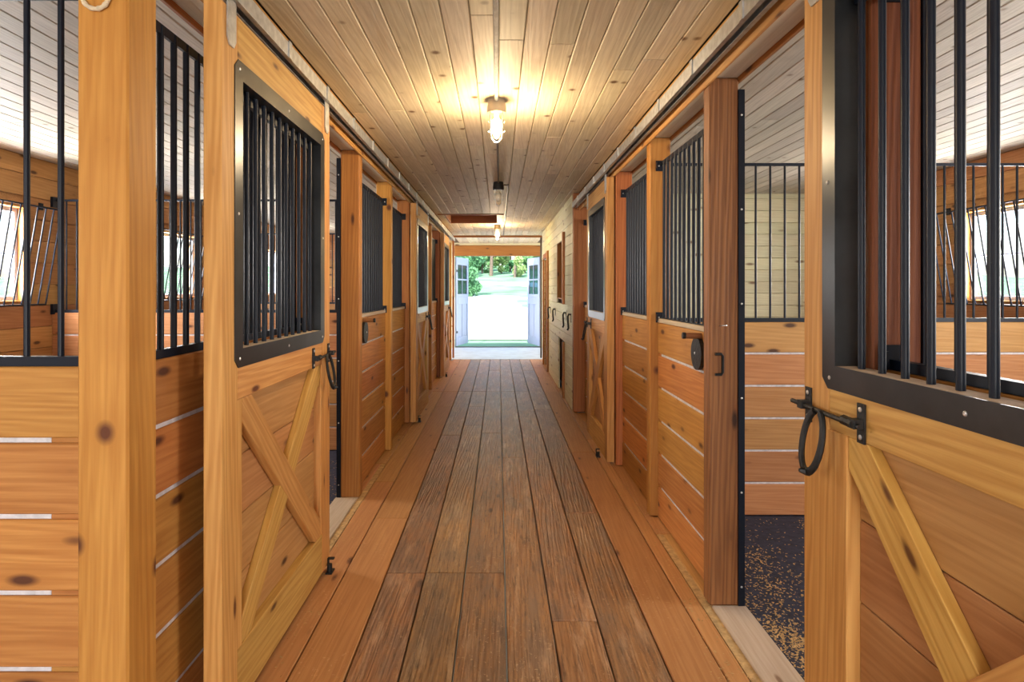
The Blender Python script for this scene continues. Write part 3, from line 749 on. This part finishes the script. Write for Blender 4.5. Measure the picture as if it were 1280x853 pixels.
we = MB().box(XL - .16, OX0, YE, YE + .14, -.05, CEIL + .02).box(OX1, XR + .16, YE, YE + .14, -.05, CEIL + .02).box(OX0, OX1, YE, YE + .14, 2.72, CEIL + .02).build('wall_end', TACKW); we['kind'] = 'structure'
hb = board('header_timber', OX0, OX1, YE - .03, YE + .14, OZ, 2.715, BROWN, we, 'x', .008)
board('threshold', OX0 + .01, OX1 - .01, YE + .10, YE + .16, .0025, .022, DARKTRIM, we, 'x')
wb_ = MB().box(XL - .16, -1.8, Y0 - .14, Y0, -.05, CEIL + .02).box(1.8, XR + .16, Y0 - .14, Y0, -.05, CEIL + .02).box(-1.8, 1.8, Y0 - .14, Y0, 2.66, CEIL + .02).build('wall_rear', PANELRED); wb_['kind'] = 'structure'

def barn_door(s, hx, label, ang):
    t = thing('barn_door', (hx, YE + .16, .02), label, 'barn door', 'white panelled barn doors')
    L = 1.12; M = Matrix.Translation((hx, YE + .16, 0)) @ Matrix.Rotation(ang, 4, 'Z')     # local x runs along the leaf
    def pc(name, u0, u1, z0, z1, v0=-.02, v1=.02, m=WHITEPAINT, par=None):
        me = with_mat(box_mesh(u1 - u0, v1 - v0, z1 - z0, .004), m)
        return place(bpy.data.objects.new(name, me), M @ Matrix.Translation(((u0 + u1) / 2, (v0 + v1) / 2, (z0 + z1) / 2)), par or t)
    zt = 2.42
    pc('stile', 0, .13, .03, zt); pc('stile', L - .13, L, .03, zt)
    pc('rail', .131, L - .131, .03, .25); pc('rail', .131, L - .131, 1.14, 1.34); pc('rail', .131, L - .131, zt - .2, zt)
    pc('panel', .131, L - .131, .251, 1.139, -.01, .01)
    pc('panel_rib', L / 2 - .03, L / 2 + .03, .251, 1.139, -.018, .018)
    pc('rail', .131, L - .131, 1.341, 1.42)
    wz0, wz1 = 1.421, zt - .201; mid = (wz0 + wz1) / 2
    pc('muntin', .131, L - .131, mid - .02, mid + .02, -.015, .015); pc('muntin', L / 2 - .015, L / 2 + .015, wz0, mid - .021, -.015, .015); pc('muntin', L / 2 - .015, L / 2 + .015, mid + .021, wz1, -.015, .015)
    for u0, u1 in ((.131, L / 2 - .016), (L / 2 + .016, L - .131)):
        for z0, z1 in ((wz0, mid - .021), (mid + .021, wz1)): pc('pane', u0, u1, z0, z1, -.003, .003, DGLASS)
    for z in (.4, 2.05): pc('hinge', 0, .12, z - .03, z + .03, -.026, -.0205, IRON)
barn_door(-1, OX0 + .02, 'white panelled barn door with small panes hinged away from the tack room', R(76))
barn_door(1, OX1 - .02, 'white panelled barn door with small panes hinged on the tack room side', R(104))

# ------------------------------------------------------------------ lamps and conduit
def jar_lamp(x, y, label, lit, power):
    t = thing('ceiling_lamp', (x, y, CEIL), label, 'lamp', 'caged jar lamps under the ceiling')
    c = CEIL
    MB().lathe(x, y, [(.055, c), (.058, c - .03), (.062, c - .05), (.062, c - .085), (.05, c - .09)], 20).build('housing', IRON if not lit else plain('lamp_housing', (.42, .36, .28), .5, .5), t, True)
    MB().lathe(x, y, [(.044, c - .091), (.046, c - .13), (.045, c - .20), (.036, c - .236), (.018, c - .252), (.001, c - .255)], 20).build('jar', JAR, t, True)
    MB().lathe(x, y, [(.012, c - .093), (.014, c - .115), (.030, c - .135), (.036, c - .17), (.030, c - .21), (.002, c - .232)], 16).build('bulb', BULB if lit else BULB_OFF, t, True)
    for k in range(4):
        a = math.pi / 4 + k * math.pi / 2; ca, sa = math.cos(a), math.sin(a)
        MB().tube([(x + r * ca, y + r * sa, c - z) for r, z in ((.054, .088), (.054, .2), (.044, .245), (.02, .268), (0, .272))], .0028, 6).build('cage_wire', ZINC, t, True)
    for z in (.14, .2): MB().tube([(x + .054 * math.cos(k * .3927), y + .054 * math.sin(k * .3927), c - z) for k in range(17)], .0026, 6, up=(0, 0, 1)).build('cage_ring', ZINC, t, True)
    if lit:
        l = lamp('lamp_light', 'POINT', (0, 0, 0), power, (1, .74, .44), radius=.035); l.parent = t; l.location = (0, 0, -.30)
jar_lamp(-.012, 3.99, 'lit caged jar lamp with warm glow at the end of the first conduit run', True, 36)
jar_lamp(0.0, 7.05, 'unlit caged jar lamp between the two glowing lamps', False, 0)
jar_lamp(-.02, 11.75, 'lit caged jar lamp just past the ceiling hatch', True, 36)
q = MB().tube([(-.012, Y0, CEIL - .014), (-.012, 3.93, CEIL - .014)], .0125, 8).build('conduit', ZINC, None, True); tag(q, 'grey metal conduit along the ceiling to the first lit lamp', 'conduit')
q = MB().tube([(-.012, 4.05, CEIL - .012), (0, 7.0, CEIL - .012)], .009, 8).build('conduit', DARKTRIM, None, True); tag(q, 'thin dark conduit between the first lit lamp and the unlit lamp', 'conduit')
q = MB().tube([(.06, 7.05, CEIL - .03), (.10, 7.06, CEIL - .03), (.11, 7.1, CEIL - .02), (.11, 11.6, CEIL - .014), (.11, 13.9, CEIL - .014)], .009, 8).build('conduit', DARKTRIM, None, True); tag(q, 'thin dark conduit from the unlit lamp towards the entry, bent at a corner', 'conduit')
q = MB().box(-.03, .006, 2.36, 2.385, CEIL - .03, CEIL - .0005).build('conduit_clip', IRON); tag(q, 'dark clip holding the grey conduit to the ceiling boards', 'clip')

# ------------------------------------------------------------------ outdoors
def gz(x, y):
    base = -.12
    if y > 18: base += min(1, (y - 18) / 27) * 1.0
    if y > 45: base += (min(y, 110) - 45) * .075
    return base + .08 * math.sin(x * .35) * max(0, min(1, (y - 20) / 20))
g = MB(); nx, ny = 40, 60
for j in range(ny + 1):
    for i in range(nx + 1):
        x = -60 + 120 * i / nx; y = YE + .36 + (150 - YE) * (j / ny) ** 1.8; g.v.append((x, y, gz(x, y)))
for j in range(ny):
    for i in range(nx): b = j * (nx + 1) + i; g.f.append([b, b + 1, b + nx + 2, b + nx + 1])
go = g.build('ground', GRASS, None, True); go['kind'] = 'structure'
def strip(name, pts, width, m, label):
    q = MB()
    for (x, y, wl_, wr_) in pts: q.v += [(x - wl_, y, gz(x - wl_, y) + .03), (x + wr_, y, gz(x + wr_, y) + .03)]
    for k in range(len(pts) - 1): q.f.append([2 * k, 2 * k + 1, 2 * k + 3, 2 * k + 2])
    o = q.build(name, m, None, True); o['kind'] = 'structure'; return o
strip('gravel_yard', [(0, y, 50, 50) for y in (19.6, 20.5, 22, 25, 28, 31, 34, 37, 40, 43)] + [(4, 46, 12, 14), (8, 48, 10, 14)], 0, GRAVEL, '')
strip('gravel_lane', [(9, 52, 3, 4), (5, 57, 3.0, 3.5), (1, 61, 3, 3.5), (-3, 64, 3, 3.5), (-9, 67, 3, 3)], 0, GRAVEL, '')
g2 = MB().box(XL - 3, XR + 3, Y0 - 14, Y0 - .15, -.3, -.12).build('ground_rear', GRAVEL); g2['kind'] = 'structure'
def tree(x, y, h, r, leaf, label, n, low=.25, seed=0):
    random.seed(100 + seed); z = gz(x, y)
    t = thing('tree', (x, y, z), label, 'tree', 'trees beyond the gravel yard')
    q = MB().tube([(x, y, z - .2), (x + .1, y, z + h * .35), (x - .05, y + .1, z + h * .8)], [.16 * h / 6, .12 * h / 6, .04], 8)
    for k in range(5):
        a = k * 1.3; zz = z + h * (.35 + .08 * k); q.tube([(x, y, zz), (x + r * .55 * math.cos(a), y + r * .55 * math.sin(a), zz + h * .12)], [.05, .02], 6)
    q.build('trunk', BARK, t, True)
    lf = MB(); blobs = [(random.gauss(0, .42) * r, random.gauss(0, .42) * r, z + h * random.uniform(low, .95), r * random.uniform(.28, .5)) for k in range(16)]
    for k in range(n):
        bx, by, bz, br = random.choice(blobs); d = Vector((random.gauss(0, 1), random.gauss(0, 1), random.gauss(0, 1))).normalized() * br * random.random() ** .4
        c = Vector((x + bx, y + by, bz)) + d; u = Vector((random.gauss(0, 1), random.gauss(0, 1), random.gauss(0, 1))).normalized(); v = u.orthogonal().normalized(); sz = random.uniform(.07, .16)
        b = len(lf.v); lf.v += [tuple(c - u * sz), tuple(c + v * sz * .6), tuple(c + u * sz), tuple(c - v * sz * .6)]; lf.f.append([b, b + 1, b + 2, b + 3])
    lo = lf.build('foliage', leaf, t); lo['kind'] = 'stuff'
tree(-2.5, 46.5, 4.6, 1.5, LEAF3, 'dense deep green bushy tree at the edge of the gravel yard', 6000, .05, 1)
tree(-4.2, 74, 8, 1.7, LEAF1, 'mid green tree behind the bushy tree beyond the lane', 7000, .03, 2)
tree(-.9, 76, 9, 1.6, LEAF1, 'slim tree with a bare trunk beyond the gravel lane', 3500, .40, 3)
tree(1.9, 72, 7, 1.6, LEAF2, 'yellow green tree beyond the middle of the lane', 7000, .03, 4)
tree(5.1, 74, 8, 1.7, LEAF2, 'broad yellow green tree beyond the lane by its bend', 7000, .03, 5)
tree(-1.5, 90, 9, 3.2, LEAF1, 'far broad tree filling the gap in the tree line', 12000, .02, 6)
tree(6.6, 92, 9, 3.2, LEAF1, 'far mid green tree at the back of the tree line', 12000, .02, 7)
tree(-10, 92, 10, 3.6, LEAF3, 'far deep green tree at the back of the tree line', 9000, .02, 8)
for k, (x, y, h, r, lf, d) in enumerate(((-3.6, 80, 5.2, 1.3, LEAF3, 'behind the mid green tree'), (-2.2, 83.5, 5.6, 1.2, LEAF1, 'just right behind the slim tree trunk'), (.4, 82, 5.0, 1.2, LEAF2, 'beyond the slim tree and the lane'),
        (3.4, 81, 5.4, 1.2, LEAF1, 'between the two yellow green trees'), (1.6, 86, 6.2, 1.1, LEAF3, 'at the back of the yellow green tree'))):
    tree(x, y, h, r, lf, 'leafy shrub growing to the ground ' + d.replace('just right ', ''), 9000, .02, 20 + k)
